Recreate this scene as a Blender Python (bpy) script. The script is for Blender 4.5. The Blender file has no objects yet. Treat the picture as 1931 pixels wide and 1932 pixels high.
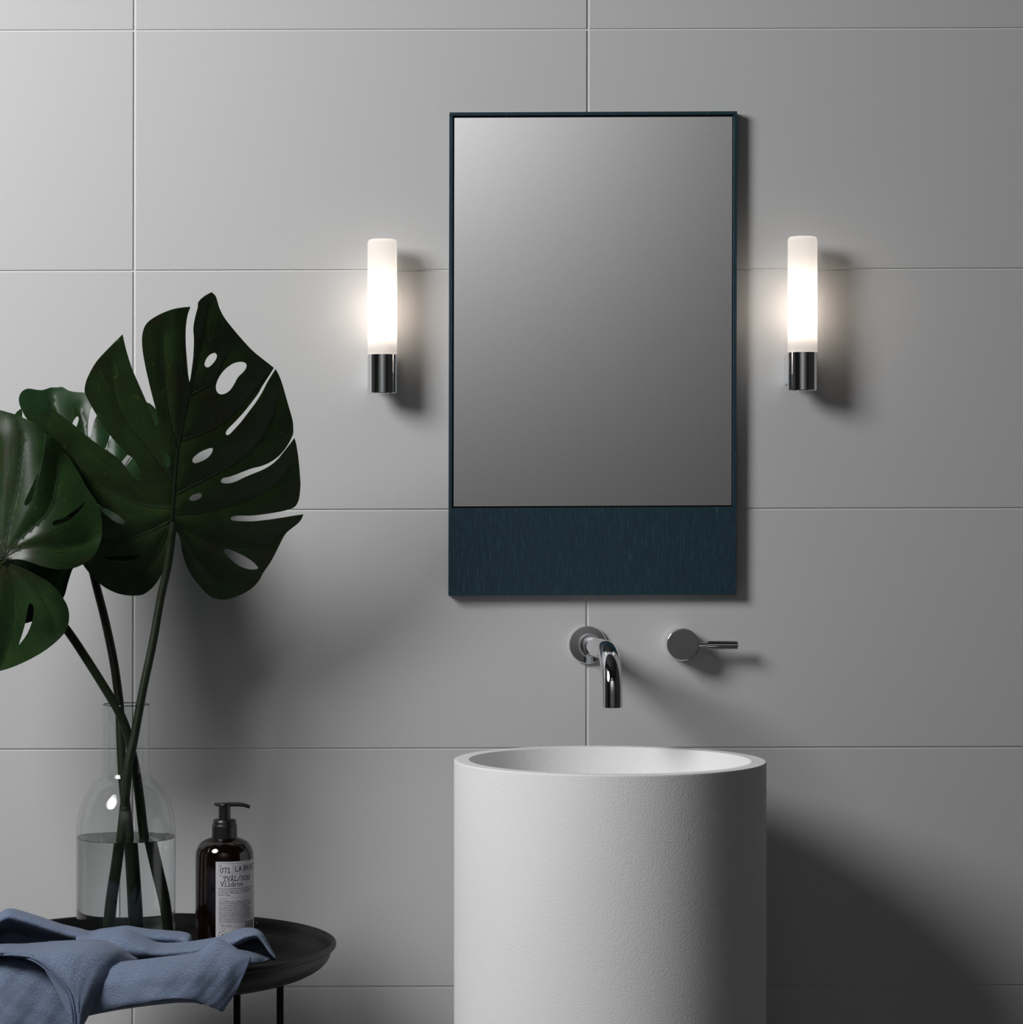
import bpy, bmesh, math, random
import numpy as np
from mathutils import Vector, Matrix
from mathutils.geometry import delaunay_2d_cdt

random.seed(7)
scene = bpy.context.scene
COL = scene.collection

# ------------------------------------------------------------------ camera
VX, VY = 760.0, 955.0          # vanishing point of the photograph (pixels)
F = 5000.0                     # focal length in pixels
DCAM = 3.5                     # camera to tiled wall (m)
CZ = 1.17                      # camera height (m)
W_, H_ = 1931.0, 1932.0

cam_data = bpy.data.cameras.new('camera')
cam = bpy.data.objects.new('camera', cam_data)
COL.objects.link(cam)
cam.location = (0, -DCAM, CZ)
cam.rotation_euler = (math.radians(90), 0, 0)
cam_data.sensor_width = 36.0
cam_data.lens = F / H_ * 36.0
cam_data.shift_x = (W_ / 2 - VX) / H_
cam_data.shift_y = -(H_ / 2 - VY) / H_
cam_data.clip_start = 0.05
scene.camera = cam

# ------------------------------------------------------------------ world, lights, exposure
world = bpy.data.worlds.new('world')
scene.world = world
world.use_nodes = True
world.node_tree.nodes['Background'].inputs[0].default_value = (0.5, 0.5, 0.5, 1)
world.node_tree.nodes['Background'].inputs[1].default_value = 0.02

def area_light(name, loc, target, energy, size, color=(1, 1, 1)):
    ld = bpy.data.lights.new(name, 'AREA')
    ld.shape = 'DISK'
    ld.size = size
    ld.energy = energy
    ld.color = color
    o = bpy.data.objects.new(name, ld)
    COL.objects.link(o)
    o.location = loc
    o.rotation_euler = (Vector(target) - Vector(loc)).to_track_quat('-Z', 'Y').to_euler()
    return o

# studio soft box at the upper left, in front of the wall
area_light('key_softbox', (-1.46, -1.61, 2.19), (0.0, 0, 1.05), 49.0, 0.95)
# added light on the wall behind the camera, gives the mirror its gradient
area_light('mirror_gradient_light', (-0.25, -3.8, 2.75), (-0.25, -5.0, 2.75), 46.0, 0.45)

scene.view_settings.view_transform = 'Standard'
scene.view_settings.look = 'None'
scene.view_settings.gamma = 1.0
scene.view_settings.exposure = 0.0
scene.view_settings.use_curve_mapping = False

# ------------------------------------------------------------------ helpers
def P(px, py, d):
    """photo pixel + distance from the tiled wall -> world point"""
    k = (DCAM - d) / F
    return Vector(((px - VX) * k, -d, CZ - (py - VY) * k))

def ppm(d):
    return F / (DCAM - d)

def link(o, parent=None):
    COL.objects.link(o)
    if parent:
        o.parent = parent
    return o

def tag(o, label=None, cat=None, group=None, kind=None):
    if label: o['label'] = label
    if cat: o['category'] = cat
    if group: o['group'] = group
    if kind: o['kind'] = kind
    return o

def empty(name, loc, label, cat, group=None):
    o = bpy.data.objects.new(name, None)
    o.empty_display_size = 0.05
    COL.objects.link(o)
    o.location = loc
    return tag(o, label, cat, group)

def mesh_obj(name, verts, faces, mat, parent=None, smooth=False, local=False, uvs=None):
    """verts in world space unless local; stored relative to the parent empty"""
    off = Vector((0, 0, 0))
    if parent is not None and not local:
        p = parent
        while p is not None:
            off += p.location
            p = p.parent
    me = bpy.data.meshes.new(name)
    me.from_pydata([tuple(Vector(v) - off) for v in verts], [], faces)
    if smooth:
        me.polygons.foreach_set('use_smooth', [True] * len(me.polygons))
    if uvs is not None:
        uvl = me.uv_layers.new(name='UVMap')
        for lp in me.loops:
            uvl.data[lp.index].uv = uvs[lp.vertex_index]
    me.update()
    if mat: me.materials.append(mat)
    o = bpy.data.objects.new(name, me)
    return link(o, parent)

def fix_normals(o):
    bm = bmesh.new(); bm.from_mesh(o.data)
    bmesh.ops.recalc_face_normals(bm, faces=bm.faces)
    bm.to_mesh(o.data); bm.free()
    return o

def bevel(o, w, seg=3, angle=35):
    m = o.modifiers.new('bevel', 'BEVEL')
    m.width = w; m.segments = seg; m.limit_method = 'ANGLE'; m.angle_limit = math.radians(angle)
    return o

def smooth_angle(o, deg=35):
    me = o.data
    me.polygons.foreach_set('use_smooth', [True] * len(me.polygons))
    bm = bmesh.new(); bm.from_mesh(me)
    for e in bm.edges:
        if len(e.link_faces) == 2 and e.calc_face_angle(0) > math.radians(deg):
            e.smooth = False
    bm.to_mesh(me); bm.free()
    return o

BOXF = [(0, 1, 2, 3), (7, 6, 5, 4), (0, 4, 5, 1), (1, 5, 6, 2), (2, 6, 7, 3), (3, 7, 4, 0)]

def box(name, lo, hi, mat, parent=None, bev=0.0, seg=2):
    x0, y0, z0 = lo; x1, y1, z1 = hi
    v = [(x0, y0, z0), (x1, y0, z0), (x1, y0, z1), (x0, y0, z1), (x0, y1, z0), (x1, y1, z0), (x1, y1, z1), (x0, y1, z1)]
    o = fix_normals(mesh_obj(name, v, BOXF, mat, parent))
    if bev: bevel(o, bev, seg)
    return o

def lathe(name, prof, mat, parent=None, center=(0, 0, 0), n=96, smooth=35, axis='Z', close=False):
    """prof: list of (r, h) along the axis; r=0 ends are closed with a pole"""
    # support rings keep long straight runs flat-shaded up to their bevels
    q = [prof[0]]
    for (r0, h0), (r1, h1) in zip(prof[:-1], prof[1:]):
        L = math.hypot(r1 - r0, h1 - h0)
        if L > 0.0055:
            e = min(0.0010, L * 0.15) / L
            if r0 > 1e-7: q.append((r0 + (r1 - r0) * e, h0 + (h1 - h0) * e))
            if r1 > 1e-7: q.append((r1 + (r0 - r1) * e, h1 + (h0 - h1) * e))
        q.append((r1, h1))
    prof = q
    verts, faces, rings = [], [], []
    c = Vector(center)
    def pt(r, h, a):
        if axis == 'Z': return c + Vector((r * math.cos(a), r * math.sin(a), h))
        if axis == 'Y': return c + Vector((r * math.cos(a), -h, r * math.sin(a)))
        return c + Vector((h, r * math.cos(a), r * math.sin(a)))
    for r, h in prof:
        if r < 1e-7:
            rings.append([len(verts)]); verts.append(pt(0, h, 0))
        else:
            s = len(verts)
            for i in range(n): verts.append(pt(r, h, 2 * math.pi * i / n))
            rings.append(list(range(s, s + n)))
    pairs = list(zip(rings[:-1], rings[1:]))
    if close: pairs.append((rings[-1], rings[0]))
    for a, b in pairs:
        if len(a) == 1 and len(b) == 1: continue
        for i in range(n):
            j = (i + 1) % n
            if len(a) == 1: faces.append((a[0], b[j], b[i]))
            elif len(b) == 1: faces.append((a[i], a[j], b[0]))
            else: faces.append((a[i], a[j], b[j], b[i]))
    o = fix_normals(mesh_obj(name, verts, faces, mat, parent))
    return smooth_angle(o, smooth)

def catmull(pts, n):
    """resample a polyline (list of sequences) as a Catmull-Rom spline with n steps per span"""
    p = [np.array(q, float) for q in pts]
    p = [2 * p[0] - p[1]] + p + [2 * p[-1] - p[-2]]
    out = []
    for i in range(1, len(p) - 2):
        a, b, c, d = p[i - 1], p[i], p[i + 1], p[i + 2]
        for k in range(n):
            t = k / n
            out.append(0.5 * ((2 * b) + (-a + c) * t + (2 * a - 5 * b + 4 * c - d) * t * t + (-a + 3 * b - 3 * c + d) * t ** 3))
    out.append(p[-2])
    return out

def tube(name, pts, radii, mat, parent=None, seg=24, cap=True, flat=1.0):
    pts = [Vector(p) for p in pts]
    verts, faces = [], []
    t0 = (pts[1] - pts[0]).normalized()
    up = Vector((0, 0, 1)) if abs(t0.z) < 0.9 else Vector((1, 0, 0))
    nrm = (up - t0 * up.dot(t0)).normalized()
    for i, p in enumerate(pts):
        t = (pts[min(i + 1, len(pts) - 1)] - pts[max(i - 1, 0)]).normalized()
        nrm = (nrm - t * nrm.dot(t)).normalized()
        bn = t.cross(nrm)
        r = radii[i] if hasattr(radii, '__len__') else radii
        for k in range(seg):
            a = 2 * math.pi * k / seg
            verts.append(p + (nrm * math.cos(a) + bn * math.sin(a) * flat) * r)
    for i in range(len(pts) - 1):
        for k in range(seg):
            k2 = (k + 1) % seg
            faces.append((i * seg + k, i * seg + k2, (i + 1) * seg + k2, (i + 1) * seg + k))
    if cap:
        faces.append(tuple(range(seg))[::-1])
        b = (len(pts) - 1) * seg
        faces.append(tuple(range(b, b + seg)))
    o = fix_normals(mesh_obj(name, verts, faces, mat, parent))
    return smooth_angle(o, 50)

# ------------------------------------------------------------------ materials
def new_mat(name):
    m = bpy.data.materials.new(name)
    m.use_nodes = True
    nt = m.node_tree
    return m, nt, nt.nodes['Principled BSDF']

def setin(node, **kw):
    for k, v in kw.items():
        node.inputs[k.replace('_', ' ')].default_value = v

def noise_node(nt, scale, detail=4, rough=0.5, coord='Object', mapping=None):
    tc = nt.nodes.new('ShaderNodeTexCoord')
    mp = nt.nodes.new('ShaderNodeMapping')
    nz = nt.nodes.new('ShaderNodeTexNoise')
    nt.links.new(tc.outputs[coord], mp.inputs['Vector'])
    if mapping: mp.inputs['Scale'].default_value = mapping
    nt.links.new(mp.outputs['Vector'], nz.inputs['Vector'])
    nz.inputs['Scale'].default_value = scale
    nz.inputs['Detail'].default_value = detail
    nz.inputs['Roughness'].default_value = rough
    return nz

def add_bump(nt, b, height_socket, strength, dist):
    bp = nt.nodes.new('ShaderNodeBump')
    bp.inputs['Strength'].default_value = strength
    bp.inputs['Distance'].default_value = dist
    nt.links.new(height_socket, bp.inputs['Height'])
    nt.links.new(bp.outputs['Normal'], b.inputs['Normal'])
    return bp

def ramp(nt, sock, stops):
    r = nt.nodes.new('ShaderNodeValToRGB')
    e = r.color_ramp.elements
    while len(e) > 1: e.remove(e[-1])
    e[0].position = stops[0][0]; e[0].color = (*stops[0][1], 1)
    for p, c in stops[1:]:
        q = e.new(p); q.color = (*c, 1)
    nt.links.new(sock, r.inputs['Fac'])
    return r

def simple(name, col, rough=0.5, metal=0.0, spec=0.5, bump=None, vary=0.0):
    m, nt, b = new_mat(name)
    b.inputs['Base Color'].default_value = (*col, 1)
    b.inputs['Roughness'].default_value = rough
    b.inputs['Metallic'].default_value = metal
    b.inputs['Specular IOR Level'].default_value = spec
    if bump or vary:
        nz = noise_node(nt, bump[0] if bump else 20)
        if bump: add_bump(nt, b, nz.outputs['Fac'], bump[1], bump[2])
        if vary:
            lo = tuple(c * (1 - vary) for c in col); hi = tuple(min(1, c * (1 + vary)) for c in col)
            r = ramp(nt, nz.outputs['Fac'], [(0.3, lo), (0.7, hi)])
            nt.links.new(r.outputs['Color'], b.inputs['Base Color'])
    return m

M = {}
M['tile'] = simple('tile_ceramic', (0.55, 0.55, 0.55), 0.62, spec=0.3, bump=(220, 0.06, 0.001), vary=0.012)
M['grout'] = simple('grout', (0.72, 0.72, 0.71), 0.9, spec=0.1, bump=(400, 0.3, 0.001), vary=0.06)
M['plaster'] = simple('plaster', (0.30, 0.30, 0.30), 0.9, spec=0.1, bump=(60, 0.1, 0.002), vary=0.02)
M['darkwall'] = simple('dark_paint', (0.06, 0.06, 0.062), 0.9, spec=0.1, vary=0.05, bump=(60, 0.1, 0.002))
M['floor'] = simple('concrete_floor', (0.09, 0.09, 0.09), 0.7, spec=0.2, vary=0.2, bump=(8, 0.1, 0.004))
M['chrome'] = simple('chrome', (0.82, 0.83, 0.85), 0.035, metal=1.0, vary=0.01)
M['mirror'] = simple('mirror_silver', (0.90, 0.905, 0.90), 0.012, metal=1.0, vary=0.002)
M['blackmetal'] = simple('black_powder_coat', (0.005, 0.005, 0.0053), 0.45, spec=0.28, bump=(900, 0.12, 0.0004), vary=0.1)
M['blackplastic'] = simple('black_plastic', (0.009, 0.009, 0.010), 0.33, spec=0.5, vary=0.1)
M['darkgap'] = simple('dark_backing', (0.015, 0.015, 0.016), 0.8, spec=0.2, vary=0.1)
M['print'] = simple('black_ink', (0.012, 0.012, 0.014), 0.7, spec=0.2, vary=0.2)
M['greyprint'] = simple('grey_ink', (0.22, 0.22, 0.23), 0.7, spec=0.2, vary=0.2)
M['label'] = simple('label_paper', (0.50, 0.50, 0.53), 0.6, spec=0.25, vary=0.03, bump=(500, 0.05, 0.0005))

def stone_mat():
    m, nt, b = new_mat('cast_stone')
    nz = noise_node(nt, 560, 3, 0.6)
    big = noise_node(nt, 7, 3, 0.5)
    r = ramp(nt, big.outputs['Fac'], [(0.35, (0.88, 0.88, 0.88)), (0.65, (0.90, 0.90, 0.90))])
    nt.links.new(r.outputs['Color'], b.inputs['Base Color'])
    setin(b, Roughness=0.75)
    b.inputs['Specular IOR Level'].default_value = 0.25
    # sparse pimples on top of the fine grain
    tc = nt.nodes.new('ShaderNodeTexCoord')
    vo = nt.nodes.new('ShaderNodeTexVoronoi'); vo.inputs['Scale'].default_value = 75
    nt.links.new(tc.outputs['Object'], vo.inputs['Vector'])
    rp = ramp(nt, vo.outputs['Distance'], [(0.0, (1, 1, 1)), (0.13, (0, 0, 0))])
    mx = nt.nodes.new('ShaderNodeMath'); mx.operation = 'MULTIPLY_ADD'
    nt.links.new(rp.outputs['Color'], mx.inputs[0]); mx.inputs[1].default_value = 0.35
    nt.links.new(nz.outputs['Fac'], mx.inputs[2])
    add_bump(nt, b, mx.outputs[0], 0.5, 0.0010)
    return m
M['stone'] = stone_mat()

def wood_mat(name='stained_oak', pores=True):
    m, nt, b = new_mat(name)
    tc = nt.nodes.new('ShaderNodeTexCoord')
    # slow sideways waviness of the grain
    wob = nt.nodes.new('ShaderNodeTexNoise'); wob.inputs['Scale'].default_value = 7.0; wob.inputs['Detail'].default_value = 1
    nt.links.new(tc.outputs['Object'], wob.inputs['Vector'])
    sc = nt.nodes.new('ShaderNodeVectorMath'); sc.operation = 'MULTIPLY_ADD'
    nt.links.new(wob.outputs['Color'], sc.inputs[0]); sc.inputs[1].default_value = (0.05, 0, 0)
    nt.links.new(tc.outputs['Object'], sc.inputs[2])
    mp = nt.nodes.new('ShaderNodeMapping'); mp.inputs['Scale'].default_value = (1250, 200, 48)
    nt.links.new(sc.outputs['Vector'], mp.inputs['Vector'])
    nz = nt.nodes.new('ShaderNodeTexNoise'); nz.inputs['Scale'].default_value = 1.0; nz.inputs['Detail'].default_value = 2
    nt.links.new(mp.outputs['Vector'], nz.inputs['Vector'])
    r = ramp(nt, nz.outputs['Fac'], [(0.0, (0.0085, 0.026, 0.040)), (0.58, (0.0105, 0.033, 0.050)), (0.67, (0.025, 0.064, 0.088)), (0.78, (0.048, 0.105, 0.142))])
    nt.links.new(r.outputs['Color'], b.inputs['Base Color'])
    setin(b, Roughness=0.55)
    b.inputs['Specular IOR Level'].default_value = 0.3
    add_bump(nt, b, nz.outputs['Fac'], 0.12, 0.0006)
    return m
M['wood'] = wood_mat()

def leaf_mat(name, dark, light, brown, trans=0.25, rough=0.38, spec=0.5):
    m, nt, b = new_mat(name)
    nz = noise_node(nt, 16, 4, 0.6)
    r = ramp(nt, nz.outputs['Fac'], [(0.30, brown), (0.45, dark), (0.72, light)])
    # fine pale secondary veins running outwards (uv.x = angle around the petiole, uv.y = radius)
    uv = nt.nodes.new('ShaderNodeUVMap')
    mp = nt.nodes.new('ShaderNodeMapping'); mp.inputs['Scale'].default_value = (170, 2.2, 1)
    nt.links.new(uv.outputs['UV'], mp.inputs['Vector'])
    vz = nt.nodes.new('ShaderNodeTexNoise'); vz.inputs['Scale'].default_value = 1; vz.inputs['Detail'].default_value = 0
    nt.links.new(mp.outputs['Vector'], vz.inputs['Vector'])
    vr = ramp(nt, vz.outputs['Fac'], [(0.575, (0, 0, 0)), (0.592, (1, 1, 1)), (0.609, (0, 0, 0))])
    mix = nt.nodes.new('ShaderNodeMixRGB'); mix.blend_type = 'MIX'
    mul = nt.nodes.new('ShaderNodeMath'); mul.operation = 'MULTIPLY'; mul.inputs[1].default_value = 0.60
    nt.links.new(vr.outputs['Color'], mul.inputs[0])
    nt.links.new(mul.outputs[0], mix.inputs['Fac'])
    nt.links.new(r.outputs['Color'], mix.inputs['Color1'])
    mix.inputs['Color2'].default_value = (0.055, 0.085, 0.020, 1)
    nt.links.new(mix.outputs['Color'], b.inputs['Base Color'])
    setin(b, Roughness=rough)
    b.inputs['Specular IOR Level'].default_value = spec
    fine = noise_node(nt, 420, 2, 0.5)
    add_bump(nt, b, fine.outputs['Fac'], 0.10, 0.0006)
    # some light passes through the blade
    tr = nt.nodes.new('ShaderNodeBsdfTranslucent')
    tr.inputs['Color'].default_value = (0.03, 0.075, 0.018, 1)
    ms = nt.nodes.new('ShaderNodeMixShader'); ms.inputs['Fac'].default_value = trans
    out = nt.nodes['Material Output']
    nt.links.new(b.outputs['BSDF'], ms.inputs[1]); nt.links.new(tr.outputs['BSDF'], ms.inputs[2])
    nt.links.new(ms.outputs['Shader'], out.inputs['Surface'])
    return m
M['leaf'] = leaf_mat('monstera_leaf', (0.015, 0.031, 0.009), (0.024, 0.049, 0.012), (0.024, 0.020, 0.007), 0.12, 0.45, 0.24)
M['leaf_glossy'] = leaf_mat('monstera_leaf_glossy', (0.012, 0.032, 0.010), (0.022, 0.052, 0.014), (0.020, 0.022, 0.007), 0.15, 0.34, 0.34)
M['leaf_pale'] = leaf_mat('monstera_leaf_pale', (0.020, 0.054, 0.021), (0.032, 0.080, 0.034), (0.022, 0.034, 0.011), 0.25, 0.34, 0.32)
M['vein'] = simple('leaf_vein', (0.010, 0.018, 0.006), 0.55, vary=0.2, spec=0.3)
M['stem'] = simple('leaf_stalk', (0.010, 0.016, 0.006), 0.5, spec=0.25, vary=0.3, bump=(90, 0.05, 0.001))

def thin_glass(name, tint=(1, 1, 1), ior=1.45, gain=1.0):
    m, nt, b = new_mat(name)
    nt.nodes.remove(b)
    fr = nt.nodes.new('ShaderNodeFresnel'); fr.inputs['IOR'].default_value = ior
    nz = noise_node(nt, 14, 1)
    bp = nt.nodes.new('ShaderNodeBump'); bp.inputs['Strength'].default_value = 0.04; bp.inputs['Distance'].default_value = 0.004
    nt.links.new(nz.outputs['Fac'], bp.inputs['Height'])
    tr = nt.nodes.new('ShaderNodeBsdfTransparent'); tr.inputs['Color'].default_value = (*tint, 1)
    gl = nt.nodes.new('ShaderNodeBsdfGlossy'); gl.inputs['Roughness'].default_value = 0.015
    nt.links.new(bp.outputs['Normal'], gl.inputs['Normal'])
    ms = nt.nodes.new('ShaderNodeMixShader')
    # same reflectance on both sides of each glass surface
    ge = nt.nodes.new('ShaderNodeNewGeometry')
    mr = nt.nodes.new('ShaderNodeMapRange')
    mr.inputs['To Min'].default_value = ior; mr.inputs['To Max'].default_value = 1.0 / ior
    nt.links.new(ge.outputs['Backfacing'], mr.inputs['Value'])
    nt.links.new(mr.outputs['Result'], fr.inputs['IOR'])
    nt.links.new(fr.outputs['Fac'], ms.inputs['Fac'])
    nt.links.new(tr.outputs['BSDF'], ms.inputs[1]); nt.links.new(gl.outputs['BSDF'], ms.inputs[2])
    nt.links.new(ms.outputs['Shader'], nt.nodes['Material Output'].inputs['Surface'])
    return m
M['glass'] = thin_glass('clear_glass', (0.98, 0.985, 0.985), ior=1.38)

M['glassrim'] = thin_glass('glass_rim', (0.55, 0.57, 0.57), ior=1.5)

def water_mat():
    m, nt, b = new_mat('water')
    setin(b, Roughness=0.0, IOR=1.33)
    b.inputs['Base Color'].default_value = (0.95, 0.97, 0.97, 1)
    b.inputs['Transmission Weight'].default_value = 1.0
    nz = noise_node(nt, 30, 1)
    add_bump(nt, b, nz.outputs['Fac'], 0.01, 0.001)
    return m
M['water'] = water_mat()

def amber_mat():
    m, nt, b = new_mat('amber_glass')
    nz = noise_node(nt, 18, 2)
    r = ramp(nt, nz.outputs['Fac'], [(0.35, (0.003, 0.0013, 0.001)), (0.7, (0.009, 0.003, 0.002))])
    nt.links.new(r.outputs['Color'], b.inputs['Base Color'])
    setin(b, Roughness=0.06)
    b.inputs['Specular IOR Level'].default_value = 0.55
    return m
M['amber'] = amber_mat()

def opal_mat():
    m, nt, b = new_mat('opal_glass')
    nt.nodes.remove(b)
    nz = noise_node(nt, 60, 2)
    r = ramp(nt, nz.outputs['Fac'], [(0.3, (0.86, 0.85, 0.83)), (0.7, (0.90, 0.89, 0.87))])
    tr = nt.nodes.new('ShaderNodeBsdfTranslucent')
    df = nt.nodes.new('ShaderNodeBsdfDiffuse')
    nt.links.new(r.outputs['Color'], tr.inputs['Color']); nt.links.new(r.outputs['Color'], df.inputs['Color'])
    m1 = nt.nodes.new('ShaderNodeMixShader'); m1.inputs['Fac'].default_value = 0.28
    nt.links.new(tr.outputs['BSDF'], m1.inputs[1]); nt.links.new(df.outputs['BSDF'], m1.inputs[2])
    em = nt.nodes.new('ShaderNodeEmission'); em.inputs['Color'].default_value = (1.0, 0.90, 0.82, 1); em.inputs['Strength'].default_value = OPAL_GLOW
    ad = nt.nodes.new('ShaderNodeAddShader')
    nt.links.new(m1.outputs['Shader'], ad.inputs[0]); nt.links.new(em.outputs['Emission'], ad.inputs[1])
    nt.links.new(ad.outputs['Shader'], nt.nodes['Material Output'].inputs['Surface'])
    return m
OPAL_GLOW = 0.18
M['opal'] = opal_mat()

def bulb_mat():
    m, nt, b = new_mat('lit_bulb')
    nt.nodes.remove(b)
    em = nt.nodes.new('ShaderNodeEmission'); em.inputs['Color'].default_value = (1.0, 0.86, 0.74, 1); em.inputs['Strength'].default_value = 13.5
    nt.links.new(em.outputs['Emission'], nt.nodes['Material Output'].inputs['Surface'])
    return m
M['bulb'] = bulb_mat()

def linen_mat():
    m, nt, b = new_mat('blue_linen')
    uv = nt.nodes.new('ShaderNodeUVMap')
    sp = nt.nodes.new('ShaderNodeSeparateXYZ')
    wob = noise_node(nt, 60, 3, 0.6, coord='UV')
    addw = nt.nodes.new('ShaderNodeVectorMath'); addw.operation = 'MULTIPLY_ADD'
    nt.links.new(wob.outputs['Color'], addw.inputs[0]); addw.inputs[1].default_value = (0.0012, 0.0012, 0)
    nt.links.new(uv.outputs['UV'], addw.inputs[2])
    nt.links.new(addw.outputs['Vector'], sp.inputs['Vector'])
    pp = nt.nodes.new('ShaderNodeMath'); pp.operation = 'PINGPONG'; pp.inputs[1].default_value = 0.0062
    nt.links.new(sp.outputs['X'], pp.inputs[0])
    ad = nt.nodes.new('ShaderNodeMath'); ad.operation = 'ADD'
    nt.links.new(pp.outputs[0], ad.inputs[0]); nt.links.new(sp.outputs['Y'], ad.inputs[1])
    ml = nt.nodes.new('ShaderNodeMath'); ml.operation = 'MULTIPLY'; ml.inputs[1].default_value = 2 * math.pi / 0.0015
    nt.links.new(ad.outputs[0], ml.inputs[0])
    sn = nt.nodes.new('ShaderNodeMath'); sn.operation = 'SINE'
    nt.links.new(ml.outputs[0], sn.inputs[0])
    slub = noise_node(nt, 1100, 3, 0.75, coord='UV', mapping=(1, 0.4, 1))
    mx = nt.nodes.new('ShaderNodeMath'); mx.operation = 'MULTIPLY_ADD'; mx.inputs[1].default_value = 0.085
    nt.links.new(sn.outputs[0], mx.inputs[0]); nt.links.new(slub.outputs['Fac'], mx.inputs[2])
    r = ramp(nt, mx.outputs[0], [(0.30, (0.062, 0.085, 0.138)), (0.50, (0.145, 0.190, 0.285)), (0.72, (0.30, 0.355, 0.465))])
    nt.links.new(r.outputs['Color'], b.inputs['Base Color'])
    setin(b, Roughness=0.95)
    b.inputs['Specular IOR Level'].default_value = 0.1
    b.inputs['Sheen Weight'].default_value = 0.08
    b.inputs['Sheen Roughness'].default_value = 0.5
    add_bump(nt, b, mx.outputs[0], 0.55, 0.0007)
    return m
M['linen'] = linen_mat()

# ------------------------------------------------------------------ room shell
XL, XR, YB, ZT = -2.3, 2.5, -5.0, 3.2
tag(box('floor', (XL, YB, -0.1), (XR, 0.05, 0.0), M['floor']), kind='structure')
tag(box('ceiling', (XL, YB, ZT), (XR, 0.05, ZT + 0.1), M['darkwall']), kind='structure')
tag(box('wall_left', (XL - 0.1, YB, 0), (XL, 0.05, ZT), M['darkwall']), kind='structure')
tag(box('wall_right', (XR, YB, 0), (XR + 0.1, 0.05, ZT), M['darkwall']), kind='structure')
tag(box('wall_front', (XL, YB - 0.1, 0), (XR, YB, ZT), M['plaster']), kind='structure')
wall = tag(box('wall_back', (XL, 0.0021, 0), (XR, 0.12, ZT), M['grout']), kind='structure')

# large-format tiles, each one its own piece (slightly out of square as in the photograph)
XJ = [254.5 - 856 * k for k in (3, 2, 1)] + [253.5, 1109.5] + [1109.5 + 856 * k for k in (1, 2, 3)]
YJ = [57 - 452 * k for k in (5, 4, 3, 2, 1)] + [57.5, 511, 963, 1413.8, 1863.2] + [1863.2 + 451 * k for k in (1, 2)]
def wall_px(x, y):
    return x - 0.0014 * (y - 300), y - 0.0024 * (x - 254)
def tile_obj(x0, x1, y0, y1):
    g, h = 2.5, 1.6                            # half joints, pixels
    corners = [(x0 + g, y1 - h), (x1 - g, y1 - h), (x1 - g, y0 + h), (x0 + g, y0 + h)]
    base = [P(*wall_px(*c), 0) for c in corners]
    zmin, zmax = 0.0, ZT
    for q in base:
        q.x = min(max(q.x, XL), XR); q.z = min(max(q.z, zmin), zmax)
    cx = sum(q.x for q in base) / 4; cz = sum(q.z for q in base) / 4
    def ring(ins, y):
        out = []
        for q in base:
            out.append((q.x + (ins if q.x < cx else -ins), y, q.z + (ins if q.z < cz else -ins)))
        return out
    prof = [(0, 0.0022), (0, 0.0006), (0.0002, 0.00025), (0.0006, 0.0)]
    verts, faces = [], []
    for ins, y in prof: verts += ring(ins, y)
    for k in range(len(prof) - 1):
        for i in range(4):
            j = (i + 1) % 4
            faces.append((k * 4 + i, k * 4 + j, k * 4 + 4 + j, k * 4 + 4 + i))
    b = (len(prof) - 1) * 4
    faces.append((b, b + 1, b + 2, b + 3))
    mesh_obj('tile', verts, faces, M['tile'], wall)
xe = [-2600] + XJ + [4400]
ye = [-2400] + YJ + [3000]
for i in range(len(xe) - 1):
    for j in range(len(ye) - 1):
        a, b = P(xe[i], ye[j + 1], 0), P(xe[i + 1], ye[j], 0)
        if b.x < XL + 0.01 or a.x > XR - 0.01 or b.z < 0.01 or a.z > ZT - 0.01: continue
        tile_obj(xe[i], xe[i + 1], ye[j], ye[j + 1])

# ------------------------------------------------------------------ pedestal basin
BD = 0.26
bc = P(1150.5, 1433, BD)
RB = 293.5 / ppm(BD)
basin = empty('pedestal_basin', (bc.x, bc.y, 0), 'white cast stone cylindrical pedestal basin standing below the mirror', 'basin')
zt = bc.z
RI = RB - 29.3 / ppm(BD)
prof = [(0, 0.0), (RB - 0.002, 0.0), (RB, 0.002), (RB, zt - 0.0012), (RB - 0.0004, zt - 0.0004), (RB - 0.0012, zt), (RI + 0.0012, zt), (RI + 0.0004, zt - 0.0004), (RI, zt - 0.0012)]
for k in range(0, 13):
    a = k / 12 * math.pi / 2
    prof.append((RI - 0.006 - 0.06 * (1 - math.cos(a)), zt - 0.07 - 0.06 * math.sin(a)))
prof += [(0.05, zt - 0.133), (0.024, zt - 0.134)]
lathe('bowl', prof + [(0.0, zt - 0.134)], M['stone'], basin, (bc.x, bc.y, 0), n=160)
lathe('drain', [(0, zt - 0.131), (0.02, zt - 0.131), (0.023, zt - 0.134), (0.0, zt - 0.1345)], M['chrome'], basin, (bc.x, bc.y, 0), n=48)

# ------------------------------------------------------------------ mirror
MD = 0.019
mo = P(1119, 1123, 0)
mir = empty('wall_mirror', (mo.x, 0, mo.z), 'rectangular wall mirror with thin blue oak frame and deep lower panel', 'mirror')
def quad_prism(name, px, d_front, d_back, mat, parent, bev=0.0):
    """px: four photo corners (bl, br, tr, tl) measured on the front face"""
    fr = [P(x, y, d_front) for x, y in px]
    bk = [Vector((q.x, -d_back, q.z)) for q in fr]
    o = fix_normals(mesh_obj(name, fr + bk, BOXF, mat, parent))
    if bev: bevel(o, bev, 2)
    return o
def MX(x, y): return (x - 0.0022 * (y - 212), y - 0.0042 * (x - 848))
def rect(x0, x1, y0, y1): return [MX(x0, y1), MX(x1, y1), MX(x1, y0), MX(x0, y0)]
quad_prism('back_panel', rect(849.5, 1390, 214, 1122), 0.0120, 0.0, M['darkgap'], mir)
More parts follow.
